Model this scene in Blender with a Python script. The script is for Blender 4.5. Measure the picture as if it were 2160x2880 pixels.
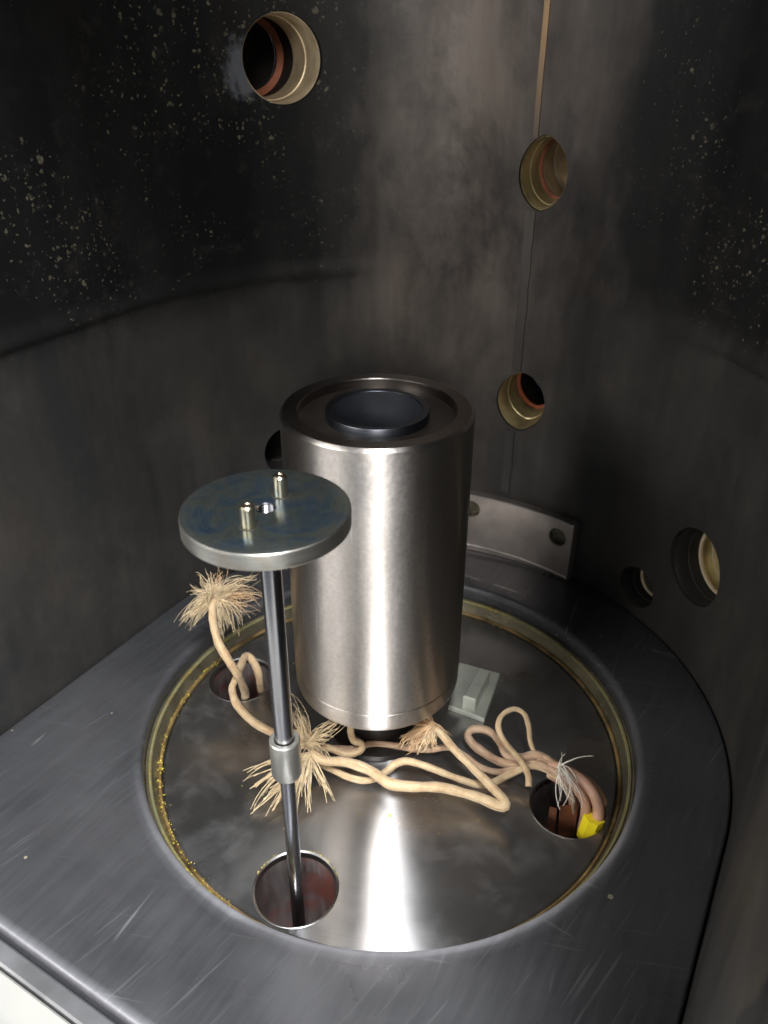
import bpy, bmesh, math, random
from mathutils import Vector, Matrix
import numpy as np

for o in list(bpy.data.objects): bpy.data.objects.remove(o)
scene = bpy.context.scene
COL = scene.collection
S = 0.37                      # one unit below = height of the lens above the chamber floor (0.37 m)

# ------------------------------------------------------------------ camera
F_PX, PITCH, ROLL = 2275.4, 0.53046, 0.005477
FW = Vector((0, math.cos(PITCH), -math.sin(PITCH)))
_up = Vector((0, math.sin(PITCH), math.cos(PITCH))); _r = Vector((1, 0, 0))
RT = math.cos(ROLL)*_r + math.sin(ROLL)*_up
UP = -math.sin(ROLL)*_r + math.cos(ROLL)*_up
cam_d = bpy.data.cameras.new("camera"); cam = bpy.data.objects.new("camera", cam_d); COL.objects.link(cam)
m = Matrix((RT, UP, -FW)).transposed().to_4x4(); m.translation = Vector((0, 0, S)); cam.matrix_world = m
cam_d.sensor_fit = 'VERTICAL'; cam_d.sensor_height = 36; cam_d.lens = F_PX/2880*36
cam_d.clip_start = 0.01; cam_d.clip_end = 60
cam_d.dof.use_dof = True; cam_d.dof.focus_distance = 0.42; cam_d.dof.aperture_fstop = 13
scene.camera = cam

# ------------------------------------------------------------------ world and lamps
w = bpy.data.worlds.new("World"); scene.world = w; w.use_nodes = True
w.node_tree.nodes["Background"].inputs[0].default_value = (0.80, 0.90, 1.0, 1)
w.node_tree.nodes["Background"].inputs[1].default_value = 0.25
def area(name, loc, target, sx, sy, watts, col):
    l = bpy.data.lights.new(name, 'AREA'); l.shape = 'RECTANGLE'; l.size = sx; l.size_y = sy
    l.energy = watts; l.color = col
    o = bpy.data.objects.new(name, l); COL.objects.link(o); o.location = loc
    o.rotation_euler = (Vector(target)-Vector(loc)).to_track_quat('-Z', 'Y').to_euler()
    return o
CEN = (0.0, 0.38, 0.1)
area("room_light", (0.05, -0.34, 1.55), CEN, 0.20, 0.60, 78, (0.95, 0.97, 1.0))  # overhead lamp in the room's ceiling
area("room_light", (-1.36, -0.48, 1.02), CEN, 1.05, 0.55, 31, (1.0, 0.97, 0.93))  # added panel in place of bright room walls, brightens the cylinder's left
area("room_light", (0.0, -2.3, 1.15), CEN, 0.8, 0.6, 46, (1.0, 0.96, 0.90))  # added low panel without a known source, lights the upper back wall

scene.view_settings.view_transform = 'Standard'; scene.view_settings.look = 'None'
scene.view_settings.exposure = 0.0; scene.view_settings.gamma = 1.0

# ------------------------------------------------------------------ geometry helpers (units of S)
def on(px, py, z):            # the point at height z that the photograph shows at (px, py)
    d = FW + (px-1080)/F_PX*RT - (py-1440)/F_PX*UP
    t = (z-1)/d.z
    return Vector((d.x*t, d.y*t, z))
def thing(name, loc, label, cat, group=None):
    o = bpy.data.objects.new(name, None); COL.objects.link(o); o.location = Vector(loc)*S
    o.empty_display_size = 0.01
    o['label'] = label; o['category'] = cat
    if group: o['group'] = group
    o['_org'] = list(loc)
    return o
def org(o):
    return Vector(o['_org']) if (o is not None and '_org' in o) else Vector((0, 0, 0))
def build(name, geo, mat, parent=None, angle=35, uv=None, kind=None, label=None, mats=None):
    verts, faces = geo[0], geo[1]
    g = org(parent)
    me = bpy.data.meshes.new(name)
    me.from_pydata([((Vector(v)-g)*S)[:] for v in verts], [], faces)
    bm = bmesh.new(); bm.from_mesh(me)
    bmesh.ops.recalc_face_normals(bm, faces=bm.faces); bm.to_mesh(me); bm.free()
    if uv is not None:
        l = me.uv_layers.new(name="UVMap")
        for lp in me.loops: l.data[lp.index].uv = uv[lp.vertex_index]
    me.materials.append(mat)
    for p in me.polygons: p.use_smooth = True
    me.set_sharp_from_angle(angle=math.radians(angle))
    o = bpy.data.objects.new(name, me); COL.objects.link(o)
    if parent is not None:
        o.parent = parent; o['_org'] = list(g)
    if kind: o['kind'] = kind
    if label: o['label'] = label
    return o
def join(*gs):
    V, Fc = [], []
    for v, f in gs:
        b = len(V); V += list(v); Fc += [tuple(i+b for i in q) for q in f]
    return V, Fc
def lathe(prof, c, n=96, frame=None, closed=False, pw=1.0):
    """revolve (r, h) round the axis through c (z axis, or frame = (u, v, axis))"""
    c = Vector(c)
    u, v, a = frame or (Vector((1, 0, 0)), Vector((0, 1, 0)), Vector((0, 0, 1)))
    V, Fc, rows = [], [], []
    for r, h in prof:
        if r < 1e-7:
            rows.append([len(V)]); V.append(c+a*h)
        else:
            rows.append(list(range(len(V), len(V)+n)))
            for i in range(n):
                t = 2*math.pi*i/n
                ct = math.cos(t); ct = math.copysign(abs(ct)**pw, ct)
                V.append(c+u*(r*ct)+v*(r*math.sin(t))+a*h)
    R = list(zip(rows, rows[1:]))
    if closed: R.append((rows[-1], rows[0]))
    for A, B in R:
        for i in range(n):
            j = (i+1) % n
            if len(A) == 1 and len(B) == 1: continue
            if len(A) == 1: Fc.append((A[0], B[j], B[i]))
            elif len(B) == 1: Fc.append((A[i], A[j], B[0]))
            else: Fc.append((A[i], A[j], B[j], B[i]))
    return V, Fc
def prism(pts, z0, z1, bev=0.0):
    """upright prism over a polygon (list of xy), optional chamfer on the top edge"""
    P = [Vector((p[0], p[1], 0)) for p in pts]; n = len(P)
    c = sum(P, Vector())/n
    rings = [[Vector((p.x, p.y, z0)) for p in P]]
    if bev > 0:
        rings.append([Vector((p.x, p.y, z1-bev)) for p in P])
        ins = []
        for i in range(n):
            a, b, d = P[i-1], P[i], P[(i+1) % n]
            q = (a-b).normalized()+(d-b).normalized()
            s = (c-b)
            q = q.normalized() if q.length > 1e-4 else s.normalized()
            if q.dot(s) < 0: q = -q
            ins.append(b+q*bev*1.3)
        rings.append([Vector((p.x, p.y, z1)) for p in ins])
    else:
        rings.append([Vector((p.x, p.y, z1)) for p in P])
    V = [v for r in rings for v in r]; Fc = [tuple(range(n-1, -1, -1))]
    for k in range(len(rings)-1):
        for i in range(n):
            j = (i+1) % n; Fc.append((k*n+i, k*n+j, (k+1)*n+j, (k+1)*n+i))
    k = len(rings)-1; Fc.append(tuple(k*n+i for i in range(n)))
    return V, Fc
def catmull(P, step=0.006, closed=False):
    P = [Vector(p) for p in P]; Q = [P[0]*2-P[1]]+P+[P[-1]*2-P[-2]]
    out = []
    for i in range(1, len(Q)-2):
        a, b, c, d = Q[i-1:i+3]; n = max(2, int((c-b).length/step))
        for k in range(n):
            t = k/n
            out.append(0.5*((2*b)+(c-a)*t+(2*a-5*b+4*c-d)*t*t+(3*b-a-3*c+d)*t**3))
    out.append(Q[-2]); return out
def sweep(P, rad, n=12, caps=True):
    """tube along a polyline; rad = number or function of 0..1; returns verts, faces, uv"""
    P = [Vector(p) for p in P]; V, Fc, UV = [], [], []
    t = (P[1]-P[0]).normalized(); u = t.orthogonal().normalized(); L = 0
    m_ = len(P)
    for i, p in enumerate(P):
        tn = ((P[min(i+1, m_-1)]-P[max(i-1, 0)])).normalized()
        u = (u-tn*u.dot(tn)).normalized(); v = tn.cross(u)
        r = rad(i/(m_-1)) if callable(rad) else rad
        if i: L += (p-P[i-1]).length
        for k in range(n):
            a = 2*math.pi*k/n
            V.append(p+u*(r*math.cos(a))+v*(r*math.sin(a))); UV.append((L, abs(2*k/n-1)))
    for i in range(m_-1):
        for k in range(n):
            j = (k+1) % n; Fc.append((i*n+k, i*n+j, (i+1)*n+j, (i+1)*n+k))
    if caps:
        Fc.append(tuple(range(n-1, -1, -1))); Fc.append(tuple((m_-1)*n+k for k in range(n)))
    return V, Fc, UV
def cut(o, geos):
    """drill the closed shapes out of a mesh object"""
    tmp = []
    bpy.context.view_layer.update()
    for g in geos:
        me = bpy.data.meshes.new("cutter"); gg = org(o)
        me.from_pydata([((Vector(v)-gg)*S)[:] for v in g[0]], [], g[1])
        bm = bmesh.new(); bm.from_mesh(me); bmesh.ops.recalc_face_normals(bm, faces=bm.faces); bm.to_mesh(me); bm.free()
        c = bpy.data.objects.new("cutter", me); COL.objects.link(c); c.matrix_world = o.matrix_world
        md = o.modifiers.new("drill", 'BOOLEAN'); md.operation = 'DIFFERENCE'; md.solver = 'EXACT'; md.object = c
        tmp.append(c)
    dg = bpy.context.evaluated_depsgraph_get(); dg.update()
    me = bpy.data.meshes.new_from_object(o.evaluated_get(dg))
    o.modifiers.clear(); o.data = me
    for p in me.polygons: p.use_smooth = True
    me.set_sharp_from_angle(angle=math.radians(35))
    for c in tmp: bpy.data.objects.remove(c)

# ------------------------------------------------------------------ plan of the chamber
A0 = 1.04809; AX = Vector((math.cos(A0), math.sin(A0), 0)); NL = Vector((-AX.y, AX.x, 0))
CW = Vector((0.0203, 1.0243, 0))+AX*0.0195      # centre of the round back
W, SF = 0.5424, -0.637                           # wall radius; front plane along the axis
CD = Vector((0.012, 1.018, 0)); RH, ZD = 0.410, -0.056    # the round opening in the floor and the disc below
def wp(deg, r, z=0.0):                          # a point at an angle from the chamber axis
    a = math.radians(deg); return CW+AX*(r*math.cos(a))+NL*(r*math.sin(a))+Vector((0, 0, z))
# ------------------------------------------------------------------ materials
def mat(name):
    m = bpy.data.materials.new(name); m.use_nodes = True
    return m, m.node_tree.nodes, m.node_tree.links, m.node_tree.nodes["Principled BSDF"]
def coords(N, L, scale=(1, 1, 1), rot=(0, 0, 0), tex=False):
    tc = N.new('ShaderNodeTexCoord'); mp = N.new('ShaderNodeMapping')
    if tex: mp.vector_type = 'TEXTURE'
    mp.inputs['Scale'].default_value = scale; mp.inputs['Rotation'].default_value = rot
    L.new(tc.outputs['Object'], mp.inputs['Vector']); return mp.outputs['Vector']
def noise(N, L, vec, scale, detail=4, rough=0.55, dist=0.0):
    n = N.new('ShaderNodeTexNoise'); n.inputs['Scale'].default_value = scale; n.inputs['Detail'].default_value = detail
    n.inputs['Roughness'].default_value = rough; n.inputs['Distortion'].default_value = dist
    L.new(vec, n.inputs['Vector']); return n.outputs['Fac']
def ramp(N, L, fac, stops):
    r = N.new('ShaderNodeValToRGB'); e = r.color_ramp.elements
    while len(e) < len(stops): e.new(0.5)
    for q, (p, c) in zip(e, stops):
        q.position = p; q.color = (c, c, c, 1) if not hasattr(c, '__len__') else (*c, 1)
    L.new(fac, r.inputs['Fac']); return r.outputs['Color']
def mix(N, L, fac, a, b, mode='MIX'):
    x = N.new('ShaderNodeMix'); x.data_type = 'RGBA'; x.blend_type = mode
    for k, v in ((0, fac), (6, a), (7, b)):
        if hasattr(v, 'links'): L.new(v, x.inputs[k])
        elif k == 0: x.inputs[0].default_value = v
        else: x.inputs[k].default_value = (*v, 1)
    return x.outputs[2]
def math_(N, L, op, a, b=0.0):
    x = N.new('ShaderNodeMath'); x.operation = op
    for k, v in ((0, a), (1, b)):
        if hasattr(v, 'links'): L.new(v, x.inputs[k])
        else: x.inputs[k].default_value = v
    return x.outputs[0]
def bump(N, L, b, h, strength, dist=0.001):
    x = N.new('ShaderNodeBump'); x.inputs['Strength'].default_value = strength; x.inputs['Distance'].default_value = dist
    L.new(h, x.inputs['Height']); L.new(x.outputs['Normal'], b.inputs['Normal']); return x
def simple(name, col, metal=0.0, rough=0.5, var=0.25, scale=60, bmp=0.0):
    m, N, L, b = mat(name)
    v = coords(N, L); n = noise(N, L, v, scale, 5)
    c2 = tuple(x*(1-var) for x in col); c3 = tuple(min(1, x*(1+var)) for x in col)
    L.new(ramp(N, L, n, [(0.3, c2), (0.7, c3)]), b.inputs['Base Color'])
    L.new(ramp(N, L, noise(N, L, v, scale*0.6, 4), [(0.25, max(0.02, rough*0.75)), (0.75, min(1, rough*1.25))]), b.inputs['Roughness'])
    b.inputs['Metallic'].default_value = metal
    if bmp: bump(N, L, b, n, bmp, 0.0006)
    return m
def aniso(N, L, b, amount, rot=0.25):
    t = N.new('ShaderNodeTangent'); t.direction_type = 'RADIAL'; t.axis = 'Z'
    L.new(t.outputs[0], b.inputs['Tangent']); b.inputs['Anisotropic'].default_value = amount
    b.inputs['Anisotropic Rotation'].default_value = rot

def wall_material():
    m, N, L, b = mat("sooty_steel")
    tc = N.new('ShaderNodeTexCoord'); sx = N.new('ShaderNodeSeparateXYZ'); L.new(tc.outputs['Object'], sx.inputs[0])
    v = coords(N, L); vs = coords(N, L, (1, 1, 0.12))
    big = noise(N, L, v, 7, 5, 0.6, 0.4); streak = noise(N, L, vs, 45, 5, 0.6); fine = noise(N, L, v, 160, 4)
    c = ramp(N, L, big, [(0.3, (0.018, 0.019, 0.020)), (0.5, (0.031, 0.030, 0.029)), (0.72, (0.052, 0.046, 0.040))])
    c = mix(N, L, ramp(N, L, streak, [(0.42, 0.0), (0.62, 0.55)]), c, (0.048, 0.043, 0.038))
    # soot coat above the groove
    soot = ramp(N, L, math_(N, L, 'ADD', sx.outputs['Z'], math_(N, L, 'MULTIPLY', big, 0.05)), [(0.235, 0.0), (0.26, 1.0)])
    c = mix(N, L, math_(N, L, 'MULTIPLY', soot, 0.80), c, (0.0045, 0.0045, 0.005))
    blot = noise(N, L, coords(N, L, (1, 1, 0.6)), 13, 8, 0.68, 0.25); cloud = noise(N, L, v, 70, 7, 0.72, 0.15)
    low_ = ramp(N, L, sx.outputs['Z'], [(0.20, 0.35), (0.24, 1.0)])
    c = mix(N, L, math_(N, L, 'MULTIPLY', low_, ramp(N, L, blot, [(0.46, 0.75), (0.58, 0.0)])), c, (0.006, 0.0065, 0.007))
    c = mix(N, L, ramp(N, L, cloud, [(0.54, 0.0), (0.72, 0.22)]), c, (0.060, 0.056, 0.050))
    # cleaner, brown-stained steel along the seam, with the wall's lit centre painted in
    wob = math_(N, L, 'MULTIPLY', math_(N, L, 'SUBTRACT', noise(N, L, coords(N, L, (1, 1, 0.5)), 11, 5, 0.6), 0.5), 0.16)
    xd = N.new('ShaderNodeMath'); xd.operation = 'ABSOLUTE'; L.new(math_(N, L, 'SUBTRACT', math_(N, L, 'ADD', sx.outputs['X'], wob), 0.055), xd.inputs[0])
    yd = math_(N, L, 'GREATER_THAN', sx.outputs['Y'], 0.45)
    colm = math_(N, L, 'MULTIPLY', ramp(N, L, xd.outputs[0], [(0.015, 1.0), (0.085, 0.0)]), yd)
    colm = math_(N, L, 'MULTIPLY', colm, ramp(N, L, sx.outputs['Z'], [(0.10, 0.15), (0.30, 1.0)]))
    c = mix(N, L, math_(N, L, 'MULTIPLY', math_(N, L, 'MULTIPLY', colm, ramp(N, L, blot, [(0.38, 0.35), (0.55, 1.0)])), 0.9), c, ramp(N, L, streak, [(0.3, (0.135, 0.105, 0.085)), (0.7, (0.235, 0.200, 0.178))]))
    # pale smudge beside the big port
    sm = N.new('ShaderNodeVectorMath'); sm.operation = 'DISTANCE'; L.new(v, sm.inputs[0]); q = wp(58.5, W, 0.955)*S; sm.inputs[1].default_value = q[:]
    smk = math_(N, L, 'ADD', sm.outputs['Value'], math_(N, L, 'MULTIPLY', math_(N, L, 'SUBTRACT', noise(N, L, v, 70, 8, 0.75), 0.5), 0.06))
    c = mix(N, L, ramp(N, L, smk, [(0.009, 0.60), (0.0175, 0.0)]), c, (0.15, 0.158, 0.175))
    # pale flakes: clustered spatter on the upper walls
    nn = N.new('ShaderNodeTexNoise'); nn.inputs['Scale'].default_value = 260; nn.inputs['Detail'].default_value = 3; L.new(v, nn.inputs['Vector'])
    sc = N.new('ShaderNodeVectorMath'); sc.operation = 'SCALE'; sc.inputs['Scale'].default_value = 0.0045; L.new(nn.outputs['Color'], sc.inputs[0])
    wv = N.new('ShaderNodeVectorMath'); wv.operation = 'ADD'; L.new(v, wv.inputs[0]); L.new(sc.outputs[0], wv.inputs[1])
    side = N.new('ShaderNodeMath'); side.operation = 'ABSOLUTE'
    L.new(math_(N, L, 'SUBTRACT', sx.outputs['X'], 0.07), side.inputs[0])
    sd = ramp(N, L, side.outputs[0], [(0.05, 0.0), (0.12, 1.0)])
    hgt = ramp(N, L, sx.outputs['Z'], [(0.17, 0.0), (0.26, 1.0)])
    where = math_(N, L, 'MULTIPLY', math_(N, L, 'MULTIPLY', hgt, sd), ramp(N, L, noise(N, L, v, 8, 3, 0.6), [(0.36, 0.0), (0.52, 1.0)]))
    k = None
    for scale, lo, size in ((170, 0.35, 0.34), (390, 0.15, 0.44)):
        vo = N.new('ShaderNodeTexVoronoi'); vo.inputs['Scale'].default_value = scale; L.new(wv.outputs[0], vo.inputs['Vector'])
        sepc = N.new('ShaderNodeSeparateColor'); L.new(vo.outputs['Color'], sepc.inputs[0])
        rad = math_(N, L, 'MULTIPLY', math_(N, L, 'MULTIPLY', ramp(N, L, sepc.outputs[0], [(lo, 0.0), (1.0, 1.0)]), size), where)
        e = N.new('ShaderNodeMapRange'); L.new(math_(N, L, 'SUBTRACT', rad, vo.outputs['Distance']), e.inputs[0])
        e.inputs[1].default_value = -0.02; e.inputs[2].default_value = 0.10; e.clamp = True
        kk = math_(N, L, 'MULTIPLY', e.outputs[0], ramp(N, L, sepc.outputs[1], [(0.0, 0.15), (1.0, 0.9)]))
        k = kk if k is None else math_(N, L, 'MAXIMUM', k, kk)
    c = mix(N, L, k, c, (0.12, 0.108, 0.074))
    L.new(c, b.inputs['Base Color'])
    L.new(ramp(N, L, noise(N, L, vs, 30, 5), [(0.3, 0.34), (0.7, 0.58)]), b.inputs['Roughness'])
    b.inputs['Metallic'].default_value = 0.15; b.inputs['Specular IOR Level'].default_value = 0.30
    bump(N, L, b, math_(N, L, 'ADD', fine, math_(N, L, 'MULTIPLY', k, 0.5)), 0.12, 0.0008)
    return m
def floor_material():
    m, N, L, b = mat("graphite_plate")
    v = coords(N, L); vr = coords(N, L, (1, 16, 1), (0, 0, math.radians(-30)), True)
    vr2 = coords(N, L, (1, 22, 1), (0, 0, math.radians(-24)), True); vr3 = coords(N, L, (1, 18, 1), (0, 0, math.radians(58)), True)
    big = noise(N, L, v, 9, 5, 0.6, 0.6); grain = noise(N, L, vr, 260, 4, 0.6)
    c = ramp(N, L, big, [(0.3, (0.068, 0.069, 0.074)), (0.7, (0.122, 0.122, 0.128))])
    c = mix(N, L, ramp(N, L, grain, [(0.35, 0.0), (0.7, 0.35)]), c, (0.16, 0.16, 0.17))
    scr = math_(N, L, 'MAXIMUM', ramp(N, L, noise(N, L, vr2, 160, 2, 0.4, 0.2), [(0.69, 0.0), (0.73, 1.0)]), ramp(N, L, noise(N, L, vr3, 130, 2, 0.4, 0.3), [(0.71, 0.0), (0.74, 1.0)]))
    fs = math_(N, L, 'MAXIMUM', ramp(N, L, noise(N, L, coords(N, L, (1, 30, 1), (0, 0, math.radians(-41)), True), 480, 2, 0.4), [(0.64, 0.0), (0.73, 0.36)]), ramp(N, L, noise(N, L, coords(N, L, (1, 26, 1), (0, 0, math.radians(80)), True), 420, 2, 0.4), [(0.66, 0.0), (0.75, 0.26)]))
    c = mix(N, L, math_(N, L, 'MULTIPLY', fs, ramp(N, L, noise(N, L, v, 14, 3), [(0.40, 0.2), (0.62, 1.0)])), c, (0.30, 0.30, 0.31))
    msk = ramp(N, L, noise(N, L, v, 22, 2), [(0.46, 0.0), (0.6, 1.0)])
    c = mix(N, L, math_(N, L, 'MULTIPLY', math_(N, L, 'MULTIPLY', scr, msk), 0.55), c, (0.42, 0.42, 0.42))
    vo = N.new('ShaderNodeTexVoronoi'); vo.inputs['Scale'].default_value = 70; L.new(v, vo.inputs['Vector'])
    sp = N.new('ShaderNodeSeparateColor'); L.new(vo.outputs['Color'], sp.inputs[0])
    dot = math_(N, L, 'LESS_THAN', vo.outputs['Distance'], math_(N, L, 'MULTIPLY', ramp(N, L, sp.outputs[0], [(0.88, 0.0), (1.0, 1.0)]), 0.10))
    c = mix(N, L, dot, c, (0.5, 0.46, 0.34))
    # bare metal where the lip of the opening and the front edge are worn
    tc = N.new('ShaderNodeTexCoord'); sb = N.new('ShaderNodeVectorMath'); sb.operation = 'SUBTRACT'
    sb.inputs[1].default_value = (0.012*S, 1.018*S, 0); L.new(tc.outputs['Object'], sb.inputs[0])
    fm = N.new('ShaderNodeMapping'); fm.inputs['Scale'].default_value = (1, 1, 0); L.new(sb.outputs[0], fm.inputs[0])
    ln = N.new('ShaderNodeVectorMath'); ln.operation = 'LENGTH'; L.new(fm.outputs[0], ln.inputs[0])
    sep = N.new('ShaderNodeSeparateXYZ'); L.new(tc.outputs['Object'], sep.inputs[0])
    rad_ = math_(N, L, 'ADD', ln.outputs['Value'], math_(N, L, 'MULTIPLY', big, 0.006))
    lip = math_(N, L, 'MULTIPLY', ramp(N, L, math_(N, L, 'MULTIPLY', rad_, 1.0), [(0.1560, 1.0), (0.1610, 0.0)]),
                ramp(N, L, math_(N, L, 'MULTIPLY_ADD', sep.outputs['Z'], 1.0), [(0.0, 1.0), (1.0, 1.0)]))
    lip = math_(N, L, 'MULTIPLY', lip, math_(N, L, 'GREATER_THAN', sep.outputs['Z'], -0.0045))
    lip = math_(N, L, 'MULTIPLY', lip, ramp(N, L, sep.outputs['Y'], [(0.27, 1.0), (0.34, 0.1)]))
    dt = N.new('ShaderNodeVectorMath'); dt.operation = 'DOT_PRODUCT'; L.new(tc.outputs['Object'], dt.inputs[0])
    dt.inputs[1].default_value = (math.cos(1.04809), math.sin(1.04809), 0)
    fe = ramp(N, L, math_(N, L, 'SUBTRACT', dt.outputs['Value'], (0.0203*0.5+1.0243*0.866+0.0195-0.612)*S-0.5), [(0.5002, 1.0), (0.5030, 0.0)])
    worn = math_(N, L, 'MAXIMUM', lip, math_(N, L, 'MULTIPLY', fe, 0.45))
    c = mix(N, L, math_(N, L, 'MULTIPLY', worn, math_(N, L, 'MULTIPLY_ADD', grain, 0.8)), c, (0.26, 0.26, 0.28))
    L.new(c, b.inputs['Base Color']); L.new(math_(N, L, 'SUBTRACT', 0.7, math_(N, L, 'MULTIPLY', worn, 0.45)), b.inputs['Metallic'])
    L.new(math_(N, L, 'ADD', ramp(N, L, noise(N, L, v, 26, 5), [(0.3, 0.24), (0.7, 0.38)]), math_(N, L, 'MULTIPLY', worn, 0.40)), b.inputs['Roughness'])
    bump(N, L, b, grain, 0.05, 0.0005)
    return m
def disc_material():
    m, N, L, b = mat("turned_steel_disc")
    v = coords(N, L)
    big = noise(N, L, v, 12, 6, 0.62, 0.3); dust = noise(N, L, v, 30, 7, 0.68, 0.35)
    tcx = N.new('ShaderNodeTexCoord'); ln = N.new('ShaderNodeVectorMath'); ln.operation = 'LENGTH'
    mp = N.new('ShaderNodeMapping'); mp.inputs['Scale'].default_value = (1, 1, 0); L.new(tcx.outputs['Object'], mp.inputs['Vector']); L.new(mp.outputs[0], ln.inputs[0])
    ring = N.new('ShaderNodeTexNoise'); ring.noise_dimensions = '1D'; ring.inputs['Scale'].default_value = 900; ring.inputs['Detail'].default_value = 3
    L.new(ln.outputs['Value'], ring.inputs['W'])
    c = ramp(N, L, big, [(0.30, (0.31, 0.303, 0.30)), (0.52, (0.44, 0.433, 0.43)), (0.66, (0.40, 0.36, 0.33)), (0.80, (0.36, 0.30, 0.255))])
    c = mix(N, L, ramp(N, L, ring.outputs['Fac'], [(0.3, 0.0), (0.75, 0.3)]), c, (0.48, 0.48, 0.48))
    c = mix(N, L, ramp(N, L, dust, [(0.48, 0.0), (0.80, 0.22)]), c, (0.56, 0.55, 0.54))
    vo = N.new('ShaderNodeTexVoronoi'); vo.inputs['Scale'].default_value = 110; L.new(v, vo.inputs['Vector'])
    sp = N.new('ShaderNodeSeparateColor'); L.new(vo.outputs['Color'], sp.inputs[0])
    dot = math_(N, L, 'LESS_THAN', vo.outputs['Distance'], math_(N, L, 'MULTIPLY', ramp(N, L, sp.outputs[0], [(0.90, 0.0), (1.0, 1.0)]), 0.16))
    c = mix(N, L, dot, c, (0.50, 0.42, 0.14))
    L.new(c, b.inputs['Base Color']); L.new(ramp(N, L, dust, [(0.48, 0.96), (0.80, 0.86)]), b.inputs['Metallic'])
    L.new(ramp(N, L, big, [(0.3, 0.24), (0.75, 0.29)]), b.inputs['Roughness'])
    aniso(N, L, b, 0.99)
    bump(N, L, b, ring.outputs['Fac'], 0.03, 0.0003)
    return m
def brushed(name, col, rough=0.28, an=0.75, rot=0.25, var=0.12, stain=None):
    m, N, L, b = mat(name)
    v = coords(N, L); vz = coords(N, L, (0.15, 0.15, 6)); vl = coords(N, L, (1, 1, 0.3))
    g = noise(N, L, vz, 220, 4, 0.65); big = noise(N, L, vl, 22, 5, 0.6)
    c = ramp(N, L, big, [(0.3, tuple(x*(1-var) for x in col)), (0.7, tuple(min(1, x*(1+var)) for x in col))])
    if stain:
        c = mix(N, L, ramp(N, L, noise(N, L, v, 34, 5, 0.6, 0.8), [(0.5, 0.0), (0.75, 0.6)]), c, stain)
    L.new(c, b.inputs['Base Color']); b.inputs['Metallic'].default_value = 1
    L.new(ramp(N, L, math_(N, L, 'ADD', math_(N, L, 'MULTIPLY', g, 0.5), math_(N, L, 'MULTIPLY', big, 0.5)), [(0.3, rough*0.8), (0.7, rough*1.25)]), b.inputs['Roughness'])
    aniso(N, L, b, an, rot); bump(N, L, b, g, 0.04, 0.0003)
    return m
def ring_material():
    m, N, L, b = mat("residue_ring")
    v = coords(N, L); a = noise(N, L, v, 26, 6, 0.65, 0.6); g = noise(N, L, v, 420, 3, 0.7)
    c = ramp(N, L, a, [(0.3, (0.17, 0.16, 0.10)), (0.5, (0.30, 0.28, 0.14)), (0.62, (0.26, 0.20, 0.08)), (0.78, (0.44, 0.39, 0.06))])
    c = mix(N, L, ramp(N, L, math_(N, L, 'MULTIPLY', g, math_(N, L, 'ADD', a, 0.5)), [(0.62, 0.0), (0.70, 0.8)]), c, (0.62, 0.52, 0.05))
    L.new(c, b.inputs['Base Color']); b.inputs['Metallic'].default_value = 0.5
    b.inputs['Roughness'].default_value = 0.42; bump(N, L, b, g, 0.3, 0.0006)
    return m
def temper_material():
    m, N, L, b = mat("heat_tinted_steel")
    v = coords(N, L); big = noise(N, L, v, 70, 6, 0.65, 0.9); b2 = noise(N, L, v, 30, 4, 0.55, 0.3); fine = noise(N, L, v, 260, 5, 0.7)
    tcx = N.new('ShaderNodeTexCoord'); ln = N.new('ShaderNodeVectorMath'); ln.operation = 'LENGTH'
    mp = N.new('ShaderNodeMapping'); mp.inputs['Scale'].default_value = (1, 1, 0); L.new(tcx.outputs['Object'], mp.inputs['Vector']); L.new(mp.outputs[0], ln.inputs[0])
    ring = N.new('ShaderNodeTexNoise'); ring.noise_dimensions = '1D'; ring.inputs['Scale'].default_value = 1400; ring.inputs['Detail'].default_value = 3
    L.new(ln.outputs['Value'], ring.inputs['W'])
    c = ramp(N, L, big, [(0.32, (0.040, 0.078, 0.155)), (0.46, (0.080, 0.125, 0.160)), (0.58, (0.135, 0.150, 0.120)), (0.72, (0.055, 0.095, 0.140))])
    c = mix(N, L, ramp(N, L, b2, [(0.48, 0.0), (0.66, 0.6)]), c, (0.125, 0.135, 0.115))
    c = mix(N, L, ramp(N, L, fine, [(0.52, 0.0), (0.75, 0.12)]), c, (0.30, 0.31, 0.31))
    rim = ramp(N, L, math_(N, L, 'ADD', ln.outputs['Value'], math_(N, L, 'MULTIPLY', fine, 0.004)), [(0.0295, 0.0), (0.0335, 0.5)])
    c = mix(N, L, rim, c, (0.22, 0.215, 0.18))
    c = mix(N, L, ramp(N, L, ring.outputs['Fac'], [(0.35, 0.0), (0.7, 0.22)]), c, (0.30, 0.33, 0.34))
    L.new(c, b.inputs['Base Color']); b.inputs['Metallic'].default_value = 0.9
    L.new(ramp(N, L, fine, [(0.3, 0.17), (0.7, 0.26)]), b.inputs['Roughness'])
    aniso(N, L, b, 0.6); bump(N, L, b, math_(N, L, 'ADD', ring.outputs['Fac'], math_(N, L, 'MULTIPLY', fine, 0.3)), 0.03, 0.0002)
    return m
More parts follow.
